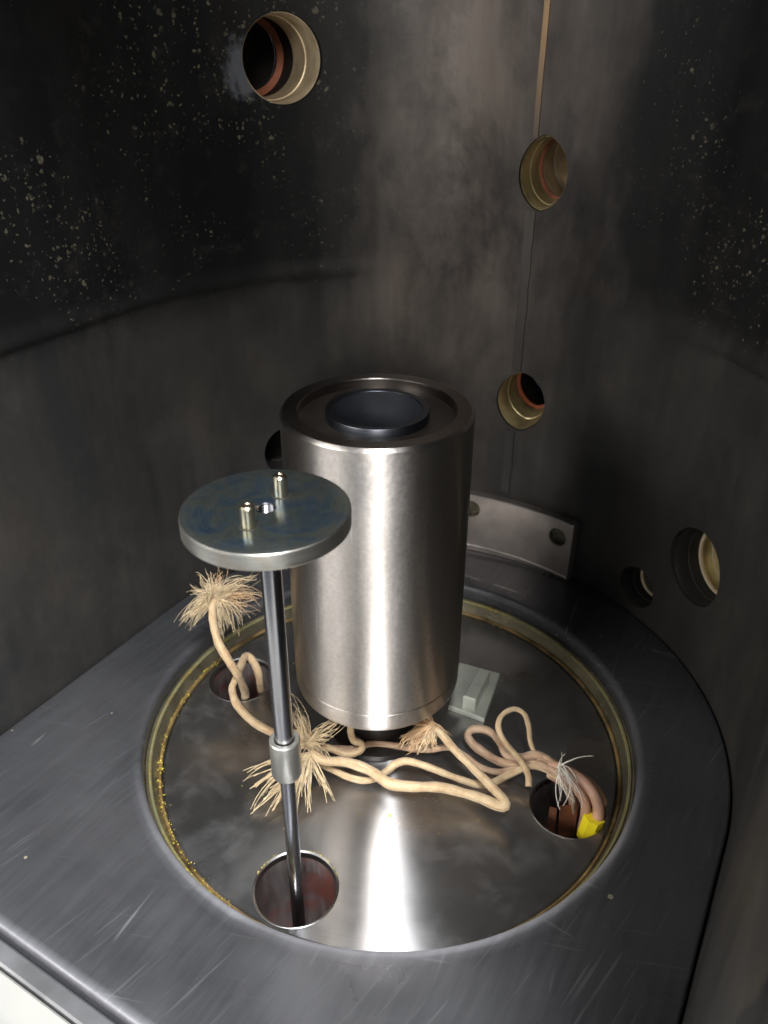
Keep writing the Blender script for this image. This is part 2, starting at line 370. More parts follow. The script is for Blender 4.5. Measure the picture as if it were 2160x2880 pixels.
def sleeve_material():
    """turned steel sleeve: fine grain, faint rub marks, specks and vertical scuffs"""
    m, N, L, b = mat("brushed_sleeve")
    v = coords(N, L); vz = coords(N, L, (0.12, 0.12, 6)); vl = coords(N, L, (1, 1, 0.25))
    g = noise(N, L, vz, 240, 5, 0.7); big = noise(N, L, vl, 30, 5, 0.6, 0.5); mott = noise(N, L, v, 420, 4, 0.7); spk = noise(N, L, v, 900, 2)
    c = ramp(N, L, big, [(0.3, (0.53, 0.48, 0.44)), (0.55, (0.63, 0.585, 0.545)), (0.75, (0.69, 0.65, 0.61))])
    c = mix(N, L, ramp(N, L, mott, [(0.35, 0.35), (0.65, 0.0)]), c, (0.36, 0.325, 0.295))
    scr = ramp(N, L, noise(N, L, coords(N, L, (1, 1, 0.06), (math.radians(6), 0, 0)), 210, 2, 0.4), [(0.72, 0.0), (0.76, 1.0)])
    c = mix(N, L, math_(N, L, 'MULTIPLY', scr, 0.5), c, (0.80, 0.78, 0.75))
    L.new(c, b.inputs['Base Color']); b.inputs['Metallic'].default_value = 1
    L.new(ramp(N, L, math_(N, L, 'ADD', math_(N, L, 'MULTIPLY', mott, 0.5), math_(N, L, 'MULTIPLY', big, 0.5)), [(0.35, 0.34), (0.65, 0.41)]), b.inputs['Roughness'])
    aniso(N, L, b, 0.86)
    bump(N, L, b, math_(N, L, 'ADD', g, math_(N, L, 'ADD', mott, ramp(N, L, spk, [(0.7, 0.0), (0.76, 1.0)]))), 0.10, 0.00025)
    return m
def rope_material(name, a, c_, dark):
    m, N, L, b = mat(name)
    uv = N.new('ShaderNodeUVMap'); uv.uv_map = "UVMap"
    mp = N.new('ShaderNodeMapping'); mp.inputs['Scale'].default_value = (7, 5.5, 1); L.new(uv.outputs[0], mp.inputs['Vector'])
    mp2 = N.new('ShaderNodeMapping'); mp2.inputs['Scale'].default_value = (60, 2.0, 1); mp2.inputs['Rotation'].default_value = (0, 0, 0.05); L.new(uv.outputs[0], mp2.inputs['Vector'])
    yarn = noise(N, L, mp.outputs[0], 2.6, 5, 0.7, 0.4)             # yarns along the sleeve
    band = noise(N, L, mp2.outputs[0], 1.0, 3, 0.5)                 # soiled stretches
    sx = N.new('ShaderNodeSeparateXYZ'); L.new(uv.outputs[0], sx.inputs[0])
    wv = lambda sg: math_(N, L, 'SINE', math_(N, L, 'ADD', math_(N, L, 'MULTIPLY', sx.outputs[1], 30.0), math_(N, L, 'MULTIPLY', sx.outputs[0], sg*330.0)))
    braid = math_(N, L, 'MULTIPLY', wv(1), wv(-1))
    v = coords(N, L); n = noise(N, L, v, 45, 5, 0.65); n2 = noise(N, L, v, 900, 3)
    c = ramp(N, L, math_(N, L, 'ADD', math_(N, L, 'MULTIPLY', n, 0.5), math_(N, L, 'MULTIPLY', band, 0.5)), [(0.36, dark), (0.47, c_), (0.60, a)])
    c = mix(N, L, ramp(N, L, yarn, [(0.30, 0.85), (0.52, 0.0)]), c, tuple(x*0.55 for x in dark))
    c = mix(N, L, ramp(N, L, yarn, [(0.55, 0.0), (0.72, 0.45)]), c, tuple(min(1, x*1.35) for x in a))
    L.new(c, b.inputs['Base Color']); b.inputs['Roughness'].default_value = 0.62
    b.inputs['Sheen Weight'].default_value = 0.15
    bump(N, L, b, math_(N, L, 'ADD', math_(N, L, 'MULTIPLY', yarn, 2.0), math_(N, L, 'ADD', math_(N, L, 'MULTIPLY', braid, 0.35), n2)), 0.6, 0.0005)
    return m
def bore_material():
    m, N, L, b = mat("stained_bore")
    v = coords(N, L); vz = coords(N, L, (1, 1, 0.25)); n = noise(N, L, vz, 90, 6, 0.65, 0.5); p = noise(N, L, v, 34, 4, 0.6, 0.4)
    c = ramp(N, L, n, [(0.32, (0.075, 0.058, 0.055)), (0.50, (0.17, 0.14, 0.135)), (0.68, (0.27, 0.235, 0.225))])
    c = mix(N, L, ramp(N, L, p, [(0.50, 0.0), (0.66, 0.85)]), c, (0.26, 0.060, 0.040))
    L.new(c, b.inputs['Base Color']); b.inputs['Metallic'].default_value = 0.6; b.inputs['Roughness'].default_value = 0.36
    bump(N, L, b, n, 0.15, 0.0006); return m
def seam_material():
    m, N, L, b = mat("weld_bead")
    v = coords(N, L, (1, 1, 0.25)); tc = N.new('ShaderNodeTexCoord'); sx = N.new('ShaderNodeSeparateXYZ'); L.new(tc.outputs['Object'], sx.inputs[0])
    n = noise(N, L, v, 60, 5, 0.65); k = math_(N, L, 'ADD', sx.outputs['Z'], math_(N, L, 'MULTIPLY', n, 0.06))
    c = ramp(N, L, k, [(0.14, (0.045, 0.044, 0.043)), (0.28, (0.080, 0.071, 0.064)), (0.345, (0.12, 0.093, 0.070)), (0.405, (0.34, 0.215, 0.11))])
    c = mix(N, L, ramp(N, L, n, [(0.45, 0.0), (0.65, 0.6)]), c, (0.045, 0.038, 0.033))
    L.new(c, b.inputs['Base Color']); b.inputs['Metallic'].default_value = 0.3; b.inputs['Roughness'].default_value = 0.5
    bump(N, L, b, n, 0.3, 0.0008); return m
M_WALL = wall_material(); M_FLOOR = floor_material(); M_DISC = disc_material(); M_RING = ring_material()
M_GROOVE = simple("groove_steel", (0.24, 0.215, 0.145), 0.8, 0.26, 0.45, 40)
M_RUST = simple("orange_residue", (0.20, 0.13, 0.05), 0.4, 0.45, 0.75, 60, 0.2)
M_CYL = sleeve_material()
M_RIM = brushed("sleeve_rim", (0.20, 0.175, 0.158), 0.32, 0.5, stain=(0.12, 0.095, 0.075))
M_RECESS = simple("dark_recess", (0.014, 0.011, 0.009), 0.3, 0.4)
M_TUBE = brushed("graphite_tube", (0.085, 0.090, 0.105), 0.38, 0.4)
M_BORE = simple("graphite_bore", (0.016, 0.018, 0.022), 0.3, 0.5)
M_TEMPER = temper_material()
M_STEEL = brushed("bright_shaft", (0.36, 0.36, 0.38), 0.20, 0.4)
M_PIN = brushed("pin_steel", (0.50, 0.44, 0.33), 0.30, 0.3)
M_EDGE = brushed("plate_edge", (0.62, 0.60, 0.54), 0.34, 0.5, stain=(0.50, 0.36, 0.24))
M_COLLAR = simple("matte_collar", (0.42, 0.41, 0.37), 0.85, 0.38, 0.12)
M_DARKHOLE = simple("thread_steel", (0.25, 0.25, 0.27), 1.0, 0.25)
M_LINER = simple("tan_port_liner", (0.62, 0.50, 0.33), 0.30, 0.40, 0.35, 45, 0.1)
M_OLIVE = simple("golden_port_liner", (0.46, 0.38, 0.20), 0.45, 0.34, 0.55, 40, 0.1)
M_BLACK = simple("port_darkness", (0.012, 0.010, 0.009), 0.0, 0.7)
M_ORING = simple("orange_gasket", (0.36, 0.085, 0.025), 0.0, 0.5)
M_REDSLEEVE = bore_material()
M_HOLERIM = simple("bright_hole_rim", (0.36, 0.35, 0.34), 1.0, 0.30, 0.2)
M_BORED = simple("bored_steel", (0.10, 0.092, 0.065), 0.7, 0.30, 0.4, 90)
M_BAR = simple("brown_steel_bar", (0.34, 0.30, 0.275), 0.7, 0.36, 0.2, 50)
M_SEAM = seam_material()
M_CLIP = simple("zinc_clip", (0.50, 0.51, 0.44), 0.6, 0.42, 0.15)
M_ALU = simple("brushed_flange", (0.42, 0.42, 0.43), 0.9, 0.36, 0.08)
M_PAINT = simple("cream_paint", (0.29, 0.285, 0.265), 0.0, 0.45, 0.05, 20)
M_ROPE = rope_material("glass_fibre_sleeve", (0.55, 0.42, 0.25), (0.46, 0.32, 0.175), (0.36, 0.22, 0.115))
M_ROPE2 = rope_material("scorched_sleeve", (0.48, 0.34, 0.22), (0.38, 0.24, 0.145), (0.26, 0.14, 0.085))
M_FIBRE = simple("frayed_fibre", (0.55, 0.43, 0.265), 0.0, 0.7, 0.45, 220)
M_FIBREDK = simple("scorched_fibre", (0.46, 0.30, 0.165), 0.0, 0.7, 0.4, 90)
M_WIRE = simple("silver_wire_strand", (0.72, 0.68, 0.60), 0.15, 0.45, 0.2)
M_CABLE = simple("pink_cable_jacket", (0.42, 0.24, 0.16), 0.0, 0.5, 0.3, 60)
M_COPPER = simple("dull_copper_strip", (0.46, 0.19, 0.11), 0.7, 0.42, 0.4, 60, 0.1)
M_TAPE = simple("yellow_tape", (0.80, 0.66, 0.02), 0.0, 0.4, 0.06)
M_FLAKE = simple("yellow_powder", (0.60, 0.48, 0.05), 0.0, 0.6, 0.3)

# ------------------------------------------------------------------ the chamber: plan
def path(a0, a1, left, right, step=1.5):
    pts = []                                    # (base point, outward direction)
    if left:
        for k in range(10):
            s = SF+(0-SF)*k/10; pts.append((CW+AX*s+NL*0, NL))
    n = max(1, int(abs(a1-a0)/step))
    for k in range(n+1):
        a = math.radians(a0+(a1-a0)*k/n); pts.append((CW, AX*math.cos(a)+NL*math.sin(a)))
    if right:
        for k in range(1, 11):
            s = SF*k/10; pts.append((CW+AX*s, -NL))
    return pts
def wall_geo(pts, zg, ztop=2.05, thick=0.06):
    # inner face with a soft rolled ridge at height zg that dies out towards the seam
    rz = [(0.0, z, 0) for z in np.linspace(-0.10, zg-0.03, 9)]
    rz += [(0.0, zg-0.022+0.044*t, -0.0060*0.5*(1-math.cos(2*math.pi*min(1, (t**0.65))))) for t in np.linspace(0, 1, 13)]
    rz += [(0.0, z, 0) for z in np.linspace(zg+0.03, ztop, 12)]
    rz += [(thick, ztop, 0), (thick, -0.10, 0)]
    V, Fc = [], []; n = len(rz)
    for b, d in pts:
        away = math.degrees(math.acos(max(-1, min(1, d.dot(AX)))))
        side_ = away-SEAM if d.dot(NL) > 0 else away+SEAM
        f = max(0.0, min(1.0, (side_-24)/30)); f = f*f*(3-2*f)
        for off, z, am in rz: V.append(b+d*(W+off+am*f)+Vector((0, 0, z)))
    for i in range(len(pts)-1):
        for k in range(n):
            j = (k+1) % n; Fc.append((i*n+k, i*n+j, (i+1)*n+j, (i+1)*n+k))
    Fc.append(tuple(range(n))); q = (len(pts)-1)*n; Fc.append(tuple(q+k for k in range(n-1, -1, -1)))
    return V, Fc
SEAM = 5.4
def wframe(deg):
    a = math.radians(deg); d = AX*math.cos(a)+NL*math.sin(a); t = Vector((0, 0, 1)).cross(d)
    return (t, Vector((0, 0, 1)), d)
# ports: angle, height, radius
PORTS = dict(big=(52.0, 0.968, 0.069), lens=(3.0, 0.795, 0.063), low=(3.1, 0.365, 0.063), r1=(-44.4, 0.194, 0.071),
             r2=(-30.5, 0.063, 0.043), back=(55.0, 0.250, 0.055))
NARROW = dict(lens=0.70, low=0.80)              # the two ports on the seam are upright almonds
def pframe(key):
    t, z, d = wframe(PORTS[key][0]); return (t*NARROW.get(key, 1.0), z, d)
def pwr(key): return 1.22 if key in NARROW else 1.0
def drill(key):
    a, h, r = PORTS[key]
    return lathe([(0, W-0.1), (r, W-0.1), (r, W+0.2), (0, W+0.2)], CW+Vector((0, 0, h)), 72, pframe(key), pw=pwr(key))
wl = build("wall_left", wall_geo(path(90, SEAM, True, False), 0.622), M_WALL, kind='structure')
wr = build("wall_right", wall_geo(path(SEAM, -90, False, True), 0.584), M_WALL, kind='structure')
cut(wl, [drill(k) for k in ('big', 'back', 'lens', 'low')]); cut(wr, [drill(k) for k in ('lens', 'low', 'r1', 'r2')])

def port(key, par, lin, depth, ring_at=None, label=None, bore=None, end=None, end_at=0.1, lip=None):
    """a sleeve set in the wall, an opening beyond it, a gasket ring and a closed far end"""
    a, h, r = PORTS[key]; fr = pframe(key); pw = pwr(key); c = CW+Vector((0, 0, h))
    d0 = W+0.004; ri = r-0.003
    o = build("port_sleeve", lathe([(r-0.001, d0+0.058), (r-0.001, d0+0.001), (r-0.002, d0), (ri, d0+0.0015), (ri, d0+depth*0.5), (ri-0.002, d0+depth*0.5+0.001),
                                    (ri-0.002, d0+depth)], c, 64, fr, pw=pw), lin, par, label=label)
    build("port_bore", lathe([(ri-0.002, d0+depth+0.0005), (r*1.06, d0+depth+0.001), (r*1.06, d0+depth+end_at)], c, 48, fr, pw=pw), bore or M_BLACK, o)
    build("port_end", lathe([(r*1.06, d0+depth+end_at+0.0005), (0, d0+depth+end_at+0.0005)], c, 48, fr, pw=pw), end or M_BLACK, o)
    if ring_at:
        rr = r*1.058 if ring_at > depth else ri-0.002
        R_ = [(rr-0.0005, ring_at), (ri-0.006, ring_at+0.002), (ri-0.006, ring_at+0.007), (rr-0.0005, ring_at+0.009)]
        build("gasket_ring", lathe([(q, d0+z) for q, z in R_], c, 48, fr, closed=True, pw=pw), M_ORING, o)
    if lip:
        build("port_lip", lathe([(ri-0.0022, d0+depth-0.006), (ri-0.006, d0+depth-0.004), (ri-0.006, d0+depth), (ri-0.0022, d0+depth)], c, 64, fr, closed=True, pw=pw), lip, o)
    return o
port('big', wl, M_LINER, 0.15, 0.245, "tan port sleeve near the top of the left wall", end_at=0.16)
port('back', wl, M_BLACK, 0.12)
port('lens', wr, M_OLIVE, 0.10, 0.108, "upper port sleeve on the weld seam", bore=M_LINER, end=M_LINER, end_at=0.12)
port('low', wr, M_OLIVE, 0.11, 0.118, "lower port sleeve on the weld seam", end_at=0.12)
port('r1', wr, M_BLACK, 0.055, None, "wide port low on the right wall", end=M_OLIVE, bore=M_OLIVE, end_at=0.03, lip=M_LINER)  # black sleeves on both right ports: unlit bore sides painted dark
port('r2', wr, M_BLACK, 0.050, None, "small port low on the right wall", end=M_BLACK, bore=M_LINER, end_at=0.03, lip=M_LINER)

def strip(a0, a1, z0, z1, h, n=5):
    V, Fc = [], []; zs = np.linspace(z0, z1, 14)
    rnd = random.Random(3)
    for z in zs:
        j = rnd.uniform(-0.12, 0.12)
        for a, o in ((a0+j, -0.001), (a0+j+0.15, h), (0.5*(a0+a1)+j, h*1.15), (a1-0.15+j, h*0.9), (a1+j, -0.001)):
            V.append(wp(a, W-o, z))
    for i in range(len(zs)-1):
        for k in range(4): Fc.append((i*5+k, i*5+k+1, (i+1)*5+k+1, (i+1)*5+k))
    return V, Fc
for z0, z1 in ((0.851, 2.0), (0.428, 0.732), (0.155, 0.300)):
    build("weld_bead", strip(4.5 if z0 > 0.8 else 3.6, 5.8, z0, z1, 0.0022), M_SEAM, wr)

# ------------------------------------------------------------------ floor plate with the round opening
def outline_dist(c, d):
    """distance from c along d to the inner face of the chamber"""
    best = 9
    wc = Vector((c.x, c.y, 0))-CW
    D = d
    t = (SF-0.0+0.02-wc.dot(AX))/D.dot(AX) if abs(D.dot(AX)) > 1e-9 else -1
    if t > 0: best = min(best, t)
    g = W-0.0025
    for s in (1, -1):
        k = D.dot(NL)
        if abs(k) > 1e-9:
            t = (s*g-wc.dot(NL))/k
            if t > 0 and (wc+D*t).dot(AX) <= 0: best = min(best, t)
    bb = wc.dot(D); cc = wc.dot(wc)-g*g; t = -bb+math.sqrt(bb*bb-cc)
    if (wc+D*t).dot(AX) >= 0: best = min(best, t)
    return best
angs = sorted(set([2*math.pi*i/360 for i in range(360)]+[math.atan2((q-CD).y, (q-CD).x) % (2*math.pi) for q in
        (CW+AX*(SF+0.02)+NL*(W-0.0025), CW+AX*(SF+0.02)-NL*(W-0.0025))]))
V, Fc = [], []; bv = 0.012
for a in angs:
    d = Vector((math.cos(a), math.sin(a), 0)); R1 = outline_dist(CD, d)
    row = [(RH, -0.12), (RH, -bv)]
    for k in range(1, 6):
        t = k/5*math.pi/2; row.append((RH+bv*(1-math.cos(t)), -bv+bv*math.sin(t)))
    e = 0.006
    for k in range(1, 5): row.append((RH+bv+(R1-e-RH-bv)*k/5, 0))
    for k in range(0, 4):
        t = k/3*math.pi/2; row.append((R1-e+e*math.sin(t), -e+e*math.cos(t)))
    row.append((R1, -0.12))
    for r, z in row: V.append(CD+d*r+Vector((0, 0, z)))
nr = len(row); na = len(angs)
for i in range(na):
    for k in range(nr):
        j = (i+1) % na; l = (k+1) % nr; Fc.append((i*nr+k, j*nr+k, j*nr+l, i*nr+l))
fl = build("floor", (V, Fc), M_FLOOR, kind='structure')

# ground under everything, and the ceiling and lintel of the chamber
def slab(s0, s1, n0, n1, z0, z1, bev=0.0):
    return prism([CW+AX*s0+NL*n0, CW+AX*s1+NL*n0, CW+AX*s1+NL*n1, CW+AX*s0+NL*n1], z0, z1, bev)
build("base", slab(-0.622, 0.7, -0.7, 0.7, -0.42, -0.30), M_BLACK, kind='structure')
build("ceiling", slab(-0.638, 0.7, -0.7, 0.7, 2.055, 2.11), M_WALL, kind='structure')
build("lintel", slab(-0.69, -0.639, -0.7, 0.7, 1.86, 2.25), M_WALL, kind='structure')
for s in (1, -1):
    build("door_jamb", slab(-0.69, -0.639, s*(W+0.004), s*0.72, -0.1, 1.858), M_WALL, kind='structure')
# sill in front: gasket gap, bare flange strip, cream frame with a raised bead
build("door_sill", slab(-0.648, -0.625, -0.9, 0.9, -0.12, -0.004, 0.003), M_ALU, kind='structure')
build("door_frame", slab(-0.95, -0.650, -0.9, 0.9, -0.12, -0.010, 0.003), M_PAINT, kind='structure')
build("frame_bead", slab(-0.80, -0.705, -0.9, 0.9, -0.0098, 0.006, 0.006), M_PAINT, kind='structure')

# ------------------------------------------------------------------ recessed turned disc with its holes
bp = thing("base_disc", CD+Vector((0, 0, ZD)), "round turned-steel disc sunk in the opening of the chamber floor", "disc")
RD = 0.386
disc = build("disc_plate", lathe([(0, ZD), (0.1, ZD), (0.2, ZD), (0.3, ZD), (RD-0.004, ZD), (RD, ZD-0.004), (RD, ZD-0.05), (0, ZD-0.05)], CD, 180), M_DISC, bp)
HOLES = []
for k in range(3):
    a = math.radians((-26.5, 151.8, -115.3)[k])
    HOLES.append(CD+Vector((math.cos(a), math.sin(a), 0))*0.318)
cut(disc, [lathe([(0, ZD-0.1), (0.0625, ZD-0.1), (0.0625, ZD+0.05), (0, ZD+0.05)], h, 64) for h in HOLES])
for i, h in enumerate(HOLES):
    s = build("hole_sleeve", lathe([(0.0625, ZD-0.045), (0.0625, ZD+0.0003), (0.0618, ZD+0.0006), (0.0590, ZD-0.0010), (0.0575, ZD-0.010)], h, 64), M_HOLERIM, bp)
    build("sleeve_bore", lathe([(0.0575, ZD-0.0102), (0.0575, ZD-0.21), (0, ZD-0.21)], h, 64), M_REDSLEEVE, s)
gr = build("groove_ring", lathe([(RD+0.001, ZD-0.01), (RD+0.001, ZD+0.001), (RD+0.006, ZD+0.003), (RD+0.012, ZD+0.014), (RD+0.0155, ZD+0.022), (RH-0.0008, ZD+0.026), (RH-0.0008, ZD-0.01)], CD, 180), M_GROOVE, bp)
def bead(rad, z, w_): return lathe([(rad-w_, z-w_*0.6), (rad-w_*0.5, z+w_*0.6), (rad+w_*0.5, z+w_*0.8), (rad+w_, z)], CD, 180, closed=True)
build("yellow_bead", bead(RD+0.0165, ZD+0.0245, 0.0028), M_RING, gr, label="yellow residue line round the wall of the opening")
build("orange_bead", bead(RD+0.0035, ZD+0.003, 0.0028), M_RUST, gr, label="orange residue line at the edge of the disc")
# ------------------------------------------------------------------ big steel cylinder
cc = Vector((-0.0100, 1.050, 0)); ZB, ZT, RC = 0.060, 0.554, 0.1368
cy = thing("steel_cylinder", (cc.x, cc.y, ZD), "large brushed steel cylinder standing upright in the middle of the chamber", "cylinder")
bz = ZB+0.040
build("outer_sleeve", lathe([(RC-0.003, bz+0.0012), (RC, bz+0.0030), (RC, 0.2), (RC, 0.3), (RC, 0.4), (RC, ZT-0.005), (RC-0.0035, ZT-0.0005), (RC-0.005, ZT),
     ], cc, 160), M_CYL, cy)
build("bottom_cap", lathe([(RC-0.003, bz+0.0010), (RC-0.0004, bz-0.0004), (RC-0.0004, ZB+0.016), (RC-0.002, ZB+0.009), (RC-0.007, ZB+0.003), (RC-0.014, ZB), (0.05, ZB)], cc, 160), M_CYL, cy)
build("top_rim", lathe([(RC-0.005, ZT+0.0001), (0.1125, ZT+0.0001), (0.1110, ZT-0.0015), (0.1110, ZT-0.0145)], cc, 160), M_RIM, cy)
build("recess_floor", lathe([(0.1112, ZT-0.0142), (0.0730, ZT-0.0142)], cc, 120), M_RECESS, cy)
t = build("inner_tube", lathe([(0.0735, ZT-0.018), (0.0735, ZT-0.0022), (0.0728, ZT-0.0012), (0.0640, ZT-0.0012), (0.0630, ZT-0.0022)], cc, 120), M_TUBE, cy)
build("tube_bore", lathe([(0.0630, ZT-0.0024), (0.0630, ZT-0.26), (0, ZT-0.26)], cc, 96), M_BORE, t)
build("pedestal", lathe([(0.085, ZD+0.002), (0.085, ZD+0.012), (0.055, ZD+0.016), (0.055, ZB+0.001)], cc, 64), M_RECESS, cy)

# ------------------------------------------------------------------ shaft with its round plate
rc = Vector((-0.1197, 0.7085, 0))
st = thing("shaft_stand", (rc.x, rc.y, ZD-0.2), "thin steel shaft carrying a blue-grey round plate with two pins", "shaft stand")
ZP = 0.5885; RP = 0.0868; TH = 0.0195
pl = build("round_plate", lathe([(0.0104, ZP), (0.03, ZP), (0.06, ZP), (RP-0.0018, ZP), (RP-0.0016, ZP-0.0001)], rc, 128), M_TEMPER, st)
build("plate_rim", lathe([(RP-0.0016, ZP-0.0002), (RP-0.0004, ZP-0.0009), (RP, ZP-0.0022), (RP, ZP-TH+0.002), (RP-0.002, ZP-TH), (0.012, ZP-TH)], rc, 128), M_EDGE, pl)
thr = [(0.0104, ZP+0.0001)]
for k in range(7): thr += [(0.0088, ZP-0.001-k*0.0032), (0.0103, ZP-0.0026-k*0.0032)]
build("threaded_hole", lathe(thr+[(0, thr[-1][1])], rc, 40), M_DARKHOLE, pl)
for px, py in ((700, 1480), (790, 1393)):
    q = on(px, py, ZP); r = 0.0078; h = 0.024
    build("pin", lathe([(r, ZP-0.001), (r, ZP+h-0.0016), (r-0.0018, ZP+h), (0.0034, ZP+h), (0.0028, ZP+h-0.0007), (0, ZP+h-0.0007)], (q.x, q.y, 0), 40), M_PIN, pl)
    build("pin_socket", lathe([(r+0.0003, ZP+0.0002), (r+0.0016, ZP+0.0004), (r+0.0020, ZP+0.0001)], (q.x, q.y, 0), 40), M_BLACK, pl)
build("upper_shaft", lathe([(0.0114, ZP-TH+0.001), (0.0114, 0.45), (0.0114, 0.35), (0.0114, 0.24)], rc, 48), M_STEEL, st)
build("collar", lathe([(0.0122, 0.235), (0.0122, 0.263), (0.0130, 0.2645), (0.0175, 0.2645), (0.0188, 0.263), (0.0188, 0.2075), (0.0165, 0.203), (0.0095, 0.203)], rc, 64), M_COLLAR, st)
build("lower_shaft", lathe([(0.0094, 0.204), (0.0094, 0.1), (0.0094, 0.0), (0.0094, -0.245)], rc, 48), M_STEEL, st)

# ------------------------------------------------------------------ curved bar on the back wall, small clip block
bar = thing("curved_bar", wp(5, W-0.02, 0), "brown steel bar curved along the foot of the back wall behind the cylinder", "bar")
RB = 0.520
V, Fc = [], []; angs2 = np.linspace(34, -13.8, 60)
for a in angs2:
    q = (a+13.8)/48; zl = 0.004+0.014*q; bt = 0.137+0.010*q
    prof = [(RB+0.002, 0.0012), (RB+0.002, zl), (RB-0.0015, zl+0.001), (RB-0.002, zl+0.0035), (RB+0.0005, zl+0.006), (RB+0.0005, bt-0.002), (RB+0.0025, bt), (W-0.001, bt), (W-0.001, 0.0012)]
    for r, z in prof: V.append(wp(a, r, z))
n = len(prof)
for i in range(len(angs2)-1):
    for k in range(n): Fc.append((i*n+k, i*n+(k+1) % n, (i+1)*n+(k+1) % n, (i+1)*n+k))
Fc.append(tuple(range(n))); Fc.append(tuple((len(angs2)-1)*n+k for k in range(n-1, -1, -1)))
bb_ = build("bar_body", (V, Fc), M_BAR, bar)
BH = ((-10.0, 0.096), (12.0, 0.108)); bh = []
for a, h in BH:
    bh.append(lathe([(0, RB-0.05), (0.0205, RB-0.05), (0.0205, RB+0.015), (0, RB+0.015)], CW+Vector((0, 0, h)), 40, wframe(a)))
cut(bb_, bh)
for a, h in BH:
    build("counterbore", lathe([(0.0203, RB+0.003), (0.0190, RB+0.0035), (0.0185, RB+0.0130), (0.0120, RB+0.0132), (0.0115, RB+0.0142), (0, RB+0.0142)], CW+Vector((0, 0, h)), 40, wframe(a)), M_BORED, bar)

cl = thing("clip_block", on(1330, 1950, ZD), "small grey metal clip block on the disc right behind the cylinder", "clip")
zb = ZD+0.010
build("clip_base", prism([on(1292, 1862, zb), on(1407, 1893, zb), on(1362, 2022, zb), on(1262, 1985, zb)], ZD+0.0005, zb, 0.0015), M_CLIP, cl)
zt = ZD+0.040
build("clip_bar", prism([on(1347, 1880, zt), on(1379, 1888, zt), on(1338, 1968, zt), on(1302, 1957, zt)], zb-0.001, zt, 0.002), M_CLIP, cl)

# ------------------------------------------------------------------ ropes
rng = random.Random(11)
def rope(label, pts, rad, material, group=None, cat="rope"):
    P = catmull([on(*p) for p in pts], 0.004)
    ph = [rng.uniform(0, 6.28) for _ in range(6)]; r0 = rad
    def rad(t): return (r0(t) if callable(r0) else r0)*(1+0.06*math.sin(17*t+ph[0])+0.05*math.sin(41*t+ph[1])+0.03*math.sin(97*t+ph[2]))
    for q_, p_ in enumerate(P): p_ += Vector((math.sin(q_*0.31+ph[3]), math.sin(q_*0.27+ph[4]), 0.6*math.sin(q_*0.23+ph[5])))*0.0007
    o = thing("braided_rope", P[0], label, cat, group)
    v, f, uv = sweep(P, rad, 14)
    build("sleeve", (v, f), material, o, angle=80, uv=uv)
    return o, P
def fray(o, bpx, bunches, material, thick=0.0007, name="frayed_end", wild=0.18, many=1.6):
    """strands bursting from a rope end; bunches = (dx, dy, end height, count, spread, lift)"""
    G = []; base = on(*bpx); u = 0.00045
    rv = lambda: Vector((rng.gauss(0, 1), rng.gauss(0, 1), rng.gauss(0, 1)))
    for dx, dy, z, cnt, spread, lift in bunches:
        e0 = on(bpx[0]+dx, bpx[1]+dy, z); sub = [rv()*spread*u*0.8 for _ in range(max(2, cnt//6))]
        for q in range(int(cnt*many)):
            e = e0+sub[q % len(sub)]+rv()*spread*u*0.42
            k = rng.uniform(0.45, 1.12); p0 = base+rv()*0.0032
            p2 = p0+(e-p0)*k; p2.z = max(p2.z, ZD+0.002)
            ln = (p2-p0).length
            p1 = p0*0.5+p2*0.5+Vector((0, 0, lift*ln))+rv()*ln*wild
            p15 = p2+rv()*ln*0.10+Vector((0, 0, ln*rng.uniform(0.0, 0.28)))
            P = []
            for t in np.linspace(0, 1, 8):
                P.append(p0*(1-t)**3+(p0*0.35+p1*0.65)*3*t*(1-t)**2+(p1*0.65+p15*0.35)*3*t*t*(1-t)+p2*t**3)
            th = thick*rng.uniform(0.35, 0.95)
            v, f, _u = sweep(P, lambda q_: th*(1-0.45*q_), 4)
            G.append((v, f))
    return build(name, join(*G), material, o, angle=60, kind='stuff')
GR = "braided glass-fibre ropes on the disc"
# rope rising from the left hole
oA, PA = rope("pale rope standing out of the left hole with a bushy frayed end", [(598, 1690, 0.135), (601, 1760, 0.115), (612, 1805, 0.098), (640, 1850, 0.075), (665, 1893, 0.045), (684, 1930, -0.005), (691, 1965, -0.07), (692, 2000, -0.15)], 0.0072, M_ROPE, GR)
fray(oA, (600, 1684, 0.136), [(-85, 62, .10, 46, 20, .25), (-66, 80, .09, 22, 14, .2), (-55, -20, .15, 30, 20, .2), (-15, -75, .17, 16, 24, .1), (-30, 10, .15, 30, 22, .4), (15, 88, .09, 26, 14, .15), (62, 72, .09, 34, 24, .45), (85, 40, .10, 18, 20, .4), (70, -50, .16, 34, 28, .15), (118, -42, .15, 34, 24, .1), (20, -30, .16, 40, 30, .2)], M_FIBRE)
fray(oA, (604, 1680, 0.134), [(120, 5, .13, 20, 22, .15), (25, -62, .16, 12, 16, .1), (105, -25, .14, 14, 24, .1)], M_FIBREDK)
